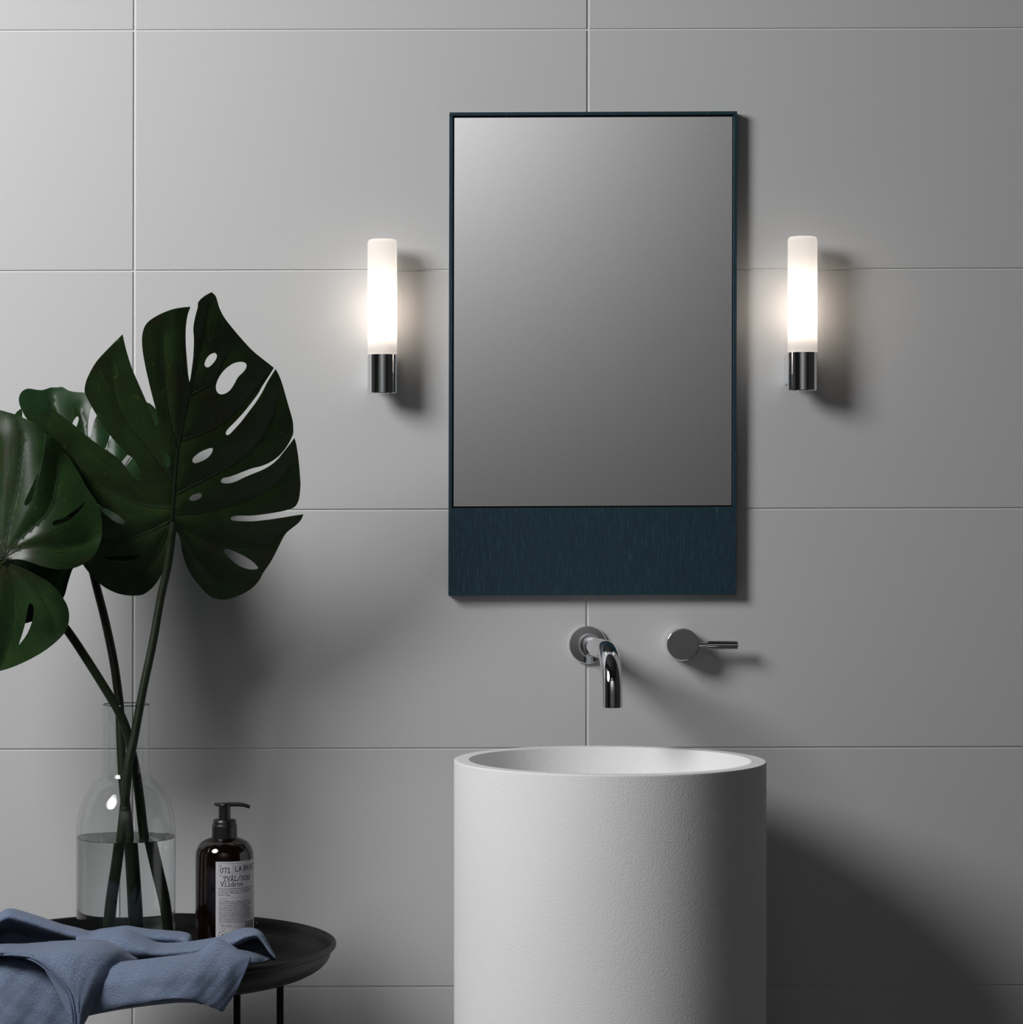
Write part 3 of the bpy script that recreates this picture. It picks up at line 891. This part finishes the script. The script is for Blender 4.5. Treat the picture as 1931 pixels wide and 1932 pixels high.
# ------------------------------------------------------------------ soap bottle
SD = 0.245
sb = ppm(SD)
bx = P(423.8, 0, SD).x
def bzz(py): return P(0, py, SD).z
RBOT = 55.2 / sb
zb0 = zf + 0.0004
bot = empty('soap_bottle', (bx, -SD, zb0), 'dark amber pump bottle of liquid soap with a white printed label', 'bottle')
bp_px = [(55.2, 1618), (54.6, 1609), (52.0, 1600), (46.5, 1591), (39, 1585.5), (31, 1582), (25, 1580.5), (23.0, 1579)]
body = [(0, zb0), (RBOT - 0.004, zb0), (RBOT - 0.001, zb0 + 0.0015), (RBOT, zb0 + 0.005)] + [(a / sb, bzz(b)) for a, b in catmull(bp_px, 4)] + [(21 / sb, bzz(1576)), (0, bzz(1576))]
lathe('glass_body', body, M['amber'], bot, (bx, -SD, 0), n=96, smooth=50)
lathe('pump_collar', [(0, bzz(1582)), (24.0 / sb, bzz(1582)), (24.2 / sb, bzz(1580)), (23.8 / sb, bzz(1557)), (22.2 / sb, bzz(1554)), (22.2 / sb, bzz(1552.6)), (21.8 / sb, bzz(1548)), (20.5 / sb, bzz(1546.2)), (12 / sb, bzz(1545.5)), (0, bzz(1545.5))], M['blackplastic'], bot, (bx, -SD, 0), n=72)
pump = lathe('pump_head', [(0, bzz(1547)), (11.6 / sb, bzz(1547)), (11.2 / sb, bzz(1530)), (11.4 / sb, bzz(1521)), (12.6 / sb, bzz(1518)), (12.0 / sb, bzz(1516)), (8 / sb, bzz(1515.2)), (0, bzz(1515))], M['blackplastic'], bot, (bx, -SD, 0), n=48)
nz_pts = catmull([(404.5, 1516.5, SD), (412, 1518.2, SD), (424, 1518.4, SD), (440, 1517.6, SD), (455, 1518.2, SD), (465, 1520.2, SD), (471.5, 1523.2, SD)], 5)
nn = len(nz_pts)
tube('nozzle', [P(*q) for q in nz_pts], [(2.2 + 1.9 * math.sin(min(1, j / (nn * 0.35)) * math.pi / 2) - 1.4 * max(0, j / (nn - 1) - 0.4)) / sb for j in range(nn)], M['blackplastic'], pump, seg=20)

RL = RBOT + 0.00025
def on_bottle(arc, z, lift=0.0):
    a = arc / RBOT
    return Vector((bx + (RL + lift) * math.sin(a), -SD - (RL + lift) * math.cos(a), z))
def arc_of(px):                      # photo x on the bottle -> arc length from the front line
    return math.asin(max(-1, min(1, (px - 423.8) / 55.2))) * RBOT
kf = 1.0 / ppm(SD + RBOT)
def lz(py): return CZ - (py - VY) * kf
# paper label
a0 = arc_of(411); a1 = a0 + 0.078
za, zb_ = lz(1790), lz(1626)
nA = 48
lv_, lf_ = [], []
for i in range(nA + 1):
    for z in (za, zb_):
        lv_.append(on_bottle(a0 + (a1 - a0) * i / nA, z))
for i in range(nA): lf_.append((2 * i, 2 * i + 2, 2 * i + 3, 2 * i + 1))
lab = mesh_obj('label', lv_, lf_, M['label'], bot, smooth=True)
tag(lab, 'white paper label with black typewriter lettering')
LIFT = 0.00012

class Ink:
    def __init__(self): self.v, self.f = [], []
    def stroke(self, pts, w):
        """flat pen stroke in (arc, z) space"""
        for (xa, ya), (xb, yb) in zip(pts[:-1], pts[1:]):
            dx, dy = xb - xa, yb - ya
            L = math.hypot(dx, dy)
            if L < 1e-9: continue
            ux, uy = dx / L, dy / L
            nx, ny = -uy * w / 2, ux * w / 2
            e = w * 0.35
            q = [(xa - ux * e + nx, ya - uy * e + ny), (xa - ux * e - nx, ya - uy * e - ny), (xb + ux * e - nx, yb + uy * e - ny), (xb + ux * e + nx, yb + uy * e + ny)]
            s0 = len(self.v)
            self.v += [on_bottle(x, y, LIFT) for x, y in q]
            self.f.append((s0, s0 + 1, s0 + 2, s0 + 3))
    def build(self, name, mat):
        return mesh_obj(name, self.v, self.f, mat, lab)

def ell(cx, cy, rx, ry, a0=0, a1=360, n=14):
    return [(cx + rx * math.cos(math.radians(a0 + (a1 - a0) * k / n)), cy + ry * math.sin(math.radians(a0 + (a1 - a0) * k / n))) for k in range(n + 1)]
SLAB = {   # typewriter glyphs in a 0.6 x 1 cell
    '0': [ell(.3, .5, .26, .5)],
    '7': [[(.04, .8), (.04, 1), (.56, 1), (.25, 0)]],
    '1': [[(.08, .84), (.3, 1), (.3, 0)], [(.06, 0), (.54, 0)]],
    'T': [[(.02, .76), (.02, 1), (.58, 1), (.58, .76)], [(.3, 1), (.3, 0)], [(.15, 0), (.45, 0)]],
    'V': [[(.05, 1), (.3, 0), (.55, 1)], [(-.02, 1), (.16, 1)], [(.44, 1), (.62, 1)]],
    'A': [[(.05, 0), (.3, 1), (.55, 0)], [(.13, .34), (.47, .34)], [(-.02, 0), (.16, 0)], [(.44, 0), (.62, 0)]],
    'Å': [[(.05, 0), (.3, .95), (.55, 0)], [(.13, .34), (.47, .34)], [(-.02, 0), (.16, 0)], [(.44, 0), (.62, 0)], ell(.3, 1.12, .09, .1, n=8)],
    'L': [[(.15, 1), (.15, 0), (.57, 0), (.57, .26)], [(.02, 1), (.3, 1)], [(.02, 0), (.2, 0)]],
    '/': [[(0, -.15), (.6, 1.12)]],
    'S': [ell(.3, .75, .22, .25, 20, 270, 9) + ell(.3, .25, .24, .25, 90, -160, 9), [(.52, 1), (.52, .76)], [(.06, 0), (.06, .24)]],
    'O': [ell(.3, .5, .28, .5)],
    'P': [[(.14, 0), (.14, 1)], [(.14, 1)] + ell(.34, .73, .22, .27, 90, -90, 8) + [(.14, .46)], [(.02, 0), (.32, 0)], [(.02, 1), (.2, 1)]],
    'i': [[(.12, .64), (.3, .64), (.3, 0)], [(.06, 0), (.54, 0)], ell(.28, .9, .04, .05, n=6)],
    'l': [[(.12, 1), (.3, 1), (.3, 0)], [(.06, 0), (.54, 0)]],
    'd': [ell(.26, .32, .22, .32), [(.34, 1), (.48, 1), (.48, 0), (.58, 0)]],
    'r': [[(.04, .62), (.18, .62), (.18, 0)], [(.02, 0), (.4, 0)], ell(.38, .4, .2, .24, 170, 50, 6)],
    'o': [ell(.3, .32, .26, .32)],
    's': [ell(.3, .47, .2, .16, 30, 270, 7) + ell(.3, .16, .22, .16, 90, -150, 7)],
    'w': [], ' ': [],
}
def slab_text(ink, text, x, z, w, h, pen):
    """text box of width w (arc), cap height h; baseline at z"""
    adv = w / len(text)
    for i, ch in enumerate(text):
        for st in SLAB.get(ch, []):
            ink.stroke([(x + i * adv + px * adv * 1.45, z + py * h) for px, py in st], pen)
pmm = kf
ink = Ink()
slab_text(ink, '071', arc_of(419), lz(1646.2), arc_of(439.5) - arc_of(419), 8.6 * pmm, 1.15 * pmm)
ink.build('number_print', M['print']); ink = Ink()
slab_text(ink, 'TVÅL/SOAP', arc_of(425), lz(1662.2), arc_of(474) - arc_of(425), 8.2 * pmm, 1.0 * pmm)
ink.build('type_print', M['print']); ink = Ink()
slab_text(ink, 'Vildros', arc_of(420.5), lz(1672.4), arc_of(461) - arc_of(420.5), 8.0 * pmm, 1.0 * pmm)
# bar code and the round mark at the bottom
ink.build('scent_print', M['print']); ink = Ink()
rb_ = random.Random(3)
x = arc_of(465)
while x < arc_of(465) + 0.017:
    wd = rb_.choice([0.0005, 0.0008, 0.0013, 0.0019])
    ink.stroke([(x + wd / 2, lz(1756)), (x + wd / 2, lz(1741))], wd * 0.7)
    x += wd + rb_.choice([0.0006, 0.0009])
ink.build('bar_code', M['print']); ink = Ink()
for k in range(6):
    ink.stroke([(arc_of(423.8) + 7 * pmm * math.cos(t), lz(1763.5) + 7 * pmm * math.sin(t)) for t in [math.radians(k * 60 + 45 * j / 5) for j in range(6)]], 0.8 * pmm)
ink.stroke([(arc_of(423.8) - 2 * pmm, lz(1766)), (arc_of(423.8), lz(1761)), (arc_of(423.8) + 2 * pmm, lz(1766))], 0.8 * pmm)
ink.build('round_mark', M['print'])
for py in (1629.5, 1648.8, 1694, 1741.5, 1749.6):
    rules = Ink()
    aa = arc_of(414.5)
    rules.stroke([(aa + (a1 - 0.004 - aa) * k / 30, lz(py)) for k in range(31)], 0.35 * pmm)
    rules.build('printed_line', M['greyprint'])
rules = Ink()
rules.stroke([(arc_of(443), lz(1630)), (arc_of(443), lz(1648.5))], 0.35 * pmm)
rules.build('printed_line', M['greyprint'])

def font_text(name, lines, x, z, line_h, size, width=None, sx=1.0, mat=None):
    verts, faces = [], []
    for i, (line) in enumerate(lines):
        cu = bpy.data.curves.new('t', 'FONT'); cu.body = line; cu.size = size; cu.resolution_u = 2
        ob = bpy.data.objects.new('t', cu)
        COL.objects.link(ob)
        dg = bpy.context.evaluated_depsgraph_get(); dg.update()
        me = bpy.data.meshes.new_from_object(ob.evaluated_get(dg))
        vs = [v.co.copy() for v in me.vertices]
        if vs:
            wx = max(v.x for v in vs) or 1
            k = (width / wx) if (width and i == 0 and len(lines) == 1) else sx
            s0 = len(verts)
            for v in vs: verts.append(on_bottle(x + v.x * k, z - i * line_h + v.y, LIFT))
            for p in me.polygons: faces.append(tuple(s0 + j for j in p.vertices))
        bpy.data.objects.remove(ob); bpy.data.curves.remove(cu); bpy.data.meshes.remove(me)
    return mesh_obj(name, verts, faces, mat or M['print'], lab)
font_text('brand_print', ['L:A BRUKET'], arc_of(446), lz(1645.4), 1, 16.5 * pmm, width=0.0375)
font_text('small_print', ['NR'], arc_of(416.5), lz(1635.2), 1, 5 * pmm, sx=0.8, mat=M['greyprint'])
font_text('small_print', ['TYPE'], arc_of(416.5), lz(1653.5), 1, 3 * pmm, sx=1.0, mat=M['greyprint'])
font_text('small_print', ['Wild rose liquid hand and body soap. The scent', 'of wild roses gives you a refreshing sensual', 'aroma kick. 100% organic and of natural', 'natural origin.'],
          arc_of(416), lz(1678.2), 3.9 * pmm, 3.7 * pmm, sx=1.12)
font_text('small_print', ['INGREDIENTS'], arc_of(416.5), lz(1698), 1, 2.4 * pmm, sx=1.1, mat=M['greyprint'])
ING = ['Aqua (Distilled water), Sodium Coco Sulfate (from', 'coconut), Cocamidopropyl Betaine (from coconut),', 'sin (from coconut), Glycerin (vegetable, organic),',
       'rap), Sodium PCA, Parfum (natural), Sodium', 'Caprylyl/Capryl Wheat Bran Straw Glycosides,', 'bran), Sodium Benzoate (from fruits), Hydrolyzed',
       'wheat bran/straw glycosides (from wheat), Citric', 'Methylphenyl methylpropional, Rosa Canina (wild', 'chamomile), Polyglyceryl-4 Caprate (from palm),',
       'Glutamate (from coconut), Potassium Sorbate, Citral', 'Alpha-Isomethyl Ionone and Citronellol. 100%', 'natural ingredients of botanical origin']
font_text('small_print', ING, arc_of(416.3), lz(1702), 3.42 * pmm, 3.2 * pmm, sx=1.12)
font_text('small_print', ['VOLUME'], arc_of(416.5), lz(1745), 1, 2.4 * pmm, sx=1.1, mat=M['greyprint'])
font_text('small_print', ['approx 450 ml'], arc_of(420.5), lz(1747.5), 1, 3.0 * pmm, sx=1.15)
font_text('small_print', ['BATCH NR'], arc_of(416.5), lz(1753.5), 1, 2.4 * pmm, sx=1.1, mat=M['greyprint'])

# ------------------------------------------------------------------ linen towel
def zz3(a, b): return (a / 2.926, 1650 + b / 2.926)
TW_V, TW_F, TW_UV = [], [], []
def tdep(d): return d + 0.056 * min(1.0, max(0.0, (d - 0.34) / 0.11))
def patch(rows, nu=6, nv=6, seed=0, wrinkle=0.0004, uvoff=(0, 0)):
    """rows: list of rows, every row the same count of (a, b, depth) controls in zoomed photo space"""
    ctrl = [[(zz3(a, b)[0], zz3(a, b)[1], tdep(d)) for a, b, d in r] for r in rows]
    fine = [catmull(r, nu) for r in ctrl]
    cols = list(zip(*fine))
    grid = [catmull(c, nv) for c in cols]           # grid[u][v]
    nU, nV = len(grid), len(grid[0])
    pts = [[P(*grid[u][v]) for v in range(nV)] for u in range(nU)]
    # uv from mean arc lengths
    lu = [0.0]
    for u in range(1, nU): lu.append(lu[-1] + sum((pts[u][v] - pts[u - 1][v]).length for v in range(nV)) / nV)
    lvv = [0.0]
    for v in range(1, nV): lvv.append(lvv[-1] + sum((pts[u][v] - pts[u][v - 1]).length for u in range(nU)) / nU)
    rnd = random.Random(seed)
    ph = [rnd.uniform(0, 6.28) for _ in range(6)]
    s0 = len(TW_V)
    for u in range(nU):
        for v in range(nV):
            p = pts[u][v]
            a, b = lu[u], lvv[v]
            w = wrinkle * (math.sin(a * 190 + b * 80 + ph[0]) + 0.8 * math.sin(b * 260 - a * 120 + ph[1]) + 0.6 * math.sin(a * 420 + b * 330 + ph[2]))
            TW_V.append((p.x, p.y - w, p.z + w * 0.4))
            TW_UV.append((a + uvoff[0], b + uvoff[1]))
    for u in range(nU - 1):
        for v in range(nV - 1):
            q = s0 + u * nV + v
            TW_F.append((q, q + nV, q + nV + 1, q + 1))

# back roll lying in front of the vase
A = [-420, -180, -60, 0, 60, 180, 330, 430, 500, 560, 640, 700, 760, 830, 920, 1000, 1045, 1057]
RID = [300, 262, 235, 212, 190, 222, 272, 297, 314, 302, 291, 286, 294, 304, 311, 318, 330, 350]
rows = [[(a, r + 130, 0.345) for a, r in zip(A, RID)],
        [(a, r + 45, 0.338) for a, r in zip(A, RID)],
        [(a, r + 8, 0.350) for a, r in zip(A, RID)],
        [(a, r + 2, 0.362) for a, r in zip(A, RID)],
        [(a, r + 16, 0.384) for a, r in zip(A, RID)],
        [(a, r + 46, 0.393) for a, r in zip(A, RID)],
        [(a, r + 92, 0.380) for a, r in zip(A, RID)],
        [(a, r + 130, 0.366) for a, r in zip(A, RID)],
        [(a, r + (170 if a > 450 else 240), 0.372) for a, r in zip(A, RID)]]
for r in rows: r[-1] = (r[-1][0], 350 + (r[-1][1] - 350) * 0.45, 0.366)
patch(rows, seed=1)

# middle fold, ending on the right in an open arch
A2 = [420, 520, 610, 700, 780, 870, 1000, 1100, 1190, 1260, 1310, 1350, 1390, 1425, 1455, 1490, 1522]
R2 = [350, 335, 312, 306, 338, 378, 378, 366, 352, 336, 319, 309, 308, 318, 345, 405, 458]
E2 = [520, 520, 515, 510, 500, 490, 480, 470, 450, 420, 392, 368, 352, 350, 378, 428, 462]
rows = [[(a, r + 60, 0.388) for a, r in zip(A2, R2)],
        [(a, r + 12, 0.392) for a, r in zip(A2, R2)],
        [(a, r + 1, 0.402) for a, r in zip(A2, R2)],
        [(a, r + 0.30 * (e - r) + 2, 0.420) for a, r, e in zip(A2, R2, E2)],
        [(a, r + 0.62 * (e - r), 0.424 if a < 1200 else 0.428) for a, r, e in zip(A2, R2, E2)],
        [(a, e, 0.404 if a < 1200 else 0.424) for a, r, e in zip(A2, R2, E2)]]
# inner (back) side of the arch keeps thin at the right
for r_i in (0, 1):
    rows[r_i] = [(a, b if a < 1230 else (R2[k] + 3 if r_i else min(470, R2[k] + 150)), d) for k, (a, b, d) in enumerate(rows[r_i])]
patch(rows, seed=2, uvoff=(0.3, 0.1))

# flap lying on the tray rim under the arch
patch([[(1180, 395, 0.440), (1260, 410, 0.438), (1330, 420, 0.430), (1400, 432, 0.418), (1460, 448, 0.408), (1505, 462, 0.402)],
       [(1190, 440, 0.452), (1270, 450, 0.450), (1340, 456, 0.444), (1405, 460, 0.434), (1450, 466, 0.424), (1490, 470, 0.414)],
       [(1200, 500, 0.456), (1280, 500, 0.454), (1350, 495, 0.450), (1400, 490, 0.442), (1440, 486, 0.432), (1470, 480, 0.424)]], seed=3, wrinkle=0.0003, uvoff=(0.1, 0.5))

# front flap hanging over the rim
rows = [[(430, 560, 0.470), (560, 535, 0.468), (700, 520, 0.464), (870, 505, 0.458), (1000, 492, 0.452), (1095, 470, 0.446), (1150, 425, 0.442), (1200, 385, 0.440), (1262, 400, 0.440), (1320, 432, 0.444), (1376, 466, 0.450)],
        [(430, 515, 0.482), (560, 498, 0.480), (700, 482, 0.477), (870, 463, 0.472), (1000, 446, 0.466), (1095, 431, 0.460), (1150, 390, 0.452), (1200, 361, 0.448), (1262, 384, 0.452), (1322, 424, 0.460), (1383, 463, 0.466)],
        [(430, 545, 0.500), (560, 522, 0.502), (700, 508, 0.503), (870, 492, 0.500), (1000, 478, 0.494), (1095, 462, 0.488), (1150, 440, 0.480), (1205, 420, 0.474), (1265, 430, 0.474), (1322, 455, 0.476), (1382, 474, 0.474)],
        [(430, 610, 0.512), (550, 590, 0.516), (690, 575, 0.519), (860, 560, 0.519), (985, 550, 0.514), (1080, 540, 0.508), (1150, 535, 0.502), (1210, 532, 0.496), (1262, 534, 0.492), (1310, 540, 0.486), (1352, 545, 0.482)],
        [(430, 680, 0.516), (545, 660, 0.520), (685, 640, 0.524), (850, 625, 0.525), (975, 620, 0.521), (1075, 618, 0.515), (1140, 625, 0.509), (1195, 632, 0.504), (1240, 636, 0.500), (1280, 636, 0.494), (1312, 630, 0.489)],
        [(430, 740, 0.514), (540, 722, 0.519), (690, 698, 0.526), (840, 678, 0.529), (970, 668, 0.526), (1075, 672, 0.519), (1130, 690, 0.513), (1175, 704, 0.509), (1215, 712, 0.505), (1245, 712, 0.500), (1272, 690, 0.494)],
        [(430, 785, 0.510), (540, 757, 0.516), (690, 724, 0.524), (840, 698, 0.529), (970, 684, 0.527), (1075, 694, 0.519), (1120, 713, 0.514), (1160, 729, 0.510), (1195, 742, 0.507), (1228, 755, 0.502), (1256, 705, 0.495)]]
patch(rows, seed=4, uvoff=(0.0, 0.8))
# its turned-under hem, seen dark from below
patch([[(430, 785, 0.510), (540, 757, 0.516), (690, 724, 0.524), (840, 698, 0.529), (970, 684, 0.527), (1075, 694, 0.519), (1120, 713, 0.514)],
       [(430, 790, 0.500), (540, 763, 0.503), (690, 737, 0.506), (840, 717, 0.508), (970, 704, 0.508), (1075, 703, 0.506), (1115, 713, 0.504)],
       [(430, 760, 0.492), (540, 740, 0.494), (690, 715, 0.496), (840, 700, 0.497), (970, 690, 0.497), (1075, 688, 0.496), (1115, 700, 0.496)]], seed=5, wrinkle=0.0002, uvoff=(0, 1.2))

# left lower sheet hanging off the table
rows = []
for k, (b, d) in enumerate([(395, 0.455), (425, 0.478), (470, 0.496), (560, 0.508), (660, 0.514), (760, 0.517), (860, 0.518), (980, 0.518)]):
    rr = [0.000, 0.004, -0.003, 0.003, 0.000, -0.004, -0.010]
    aa = [-420, -250, -110, 20, 150, 290, 430]
    sh = [20, 12, 0, 8, 14, 22, 40]
    rows.append([(a, b + s_, d + q * min(1, k / 3)) for a, s_, q in zip(aa, sh, rr)])
patch(rows, seed=6, wrinkle=0.0007, uvoff=(0.5, 0.2))

# left upper fold with its double hem, crossing in front
rows = [[(-420, 400, 0.418), (-200, 395, 0.418), (0, 388, 0.418), (150, 384, 0.418), (300, 372, 0.420), (450, 365, 0.420), (570, 370, 0.420), (660, 402, 0.418), (720, 440, 0.415), (775, 470, 0.412)],
        [(-420, 410, 0.470), (-200, 405, 0.470), (0, 398, 0.470), (120, 408, 0.472), (250, 400, 0.474), (400, 385, 0.474), (540, 384, 0.470), (640, 412, 0.460), (700, 450, 0.448), (745, 478, 0.440)],
        [(-420, 430, 0.500), (-200, 428, 0.502), (0, 428, 0.506), (95, 437, 0.510), (225, 436, 0.514), (370, 424, 0.512), (510, 420, 0.504), (610, 440, 0.492), (660, 472, 0.480), (690, 492, 0.472)],
        [(-420, 442, 0.512), (-200, 440, 0.514), (0, 440, 0.518), (165, 452, 0.524), (270, 478, 0.530), (390, 478, 0.528), (500, 478, 0.520), (580, 492, 0.510), (622, 512, 0.500), (640, 525, 0.494)],
        [(-420, 444, 0.513), (-200, 442, 0.515), (2, 442, 0.519), (190, 462, 0.527), (330, 560, 0.536), (420, 565, 0.537), (500, 570, 0.531), (558, 580, 0.522), (590, 590, 0.513), (603, 596, 0.508)],
        [(-420, 446, 0.513), (-200, 444, 0.515), (4, 443, 0.519), (200, 466, 0.527), (388, 652, 0.538), (440, 655, 0.540), (490, 660, 0.536), (525, 665, 0.528), (548, 668, 0.520), (558, 672, 0.515)],
        [(-420, 448, 0.513), (-200, 446, 0.515), (6, 444, 0.519), (205, 468, 0.527), (410, 740, 0.538), (440, 748, 0.540), (462, 752, 0.537), (480, 754, 0.531), (494, 752, 0.526), (502, 750, 0.521)],
        [(-420, 450, 0.513), (-200, 448, 0.515), (8, 445, 0.519), (210, 470, 0.527), (417, 850, 0.536), (428, 852, 0.538), (437, 852, 0.536), (445, 846, 0.532), (452, 838, 0.528), (456, 832, 0.525)]]
patch(rows, seed=7, wrinkle=0.0005, uvoff=(0.2, 1.6))

tr_ = P(200, 1800, 0.45)
towel = mesh_obj('linen_towel', TW_V, TW_F, M['linen'], None, smooth=True, uvs=TW_UV)
tag(towel, 'crumpled blue herringbone linen towel draped over the front tray rim', 'towel')
so = towel.modifiers.new('thickness', 'SOLIDIFY'); so.thickness = 0.0022; so.offset = 0
# stitched hem along the double edge of the left fold
hem_px = [(0, 434, 0.521), (95, 441, 0.5145), (190, 464, 0.529), (262, 512, 0.534), (330, 578, 0.5385), (388, 655, 0.5405), (410, 742, 0.5405), (418, 850, 0.5385)]
hq = catmull([(*zz3(a, b), tdep(d)) for a, b, d in hem_px], 8)
tube('hem', [P(*q) for q in hq], 0.0012, M['linen'], towel, seg=10)
hem2 = [(a - 13, b + 9, d - 0.002) for a, b, d in hem_px]
hq = catmull([(*zz3(a, b), tdep(d)) for a, b, d in hem2], 8)
tube('hem', [P(*q) for q in hq], 0.0011, M['linen'], towel, seg=10)
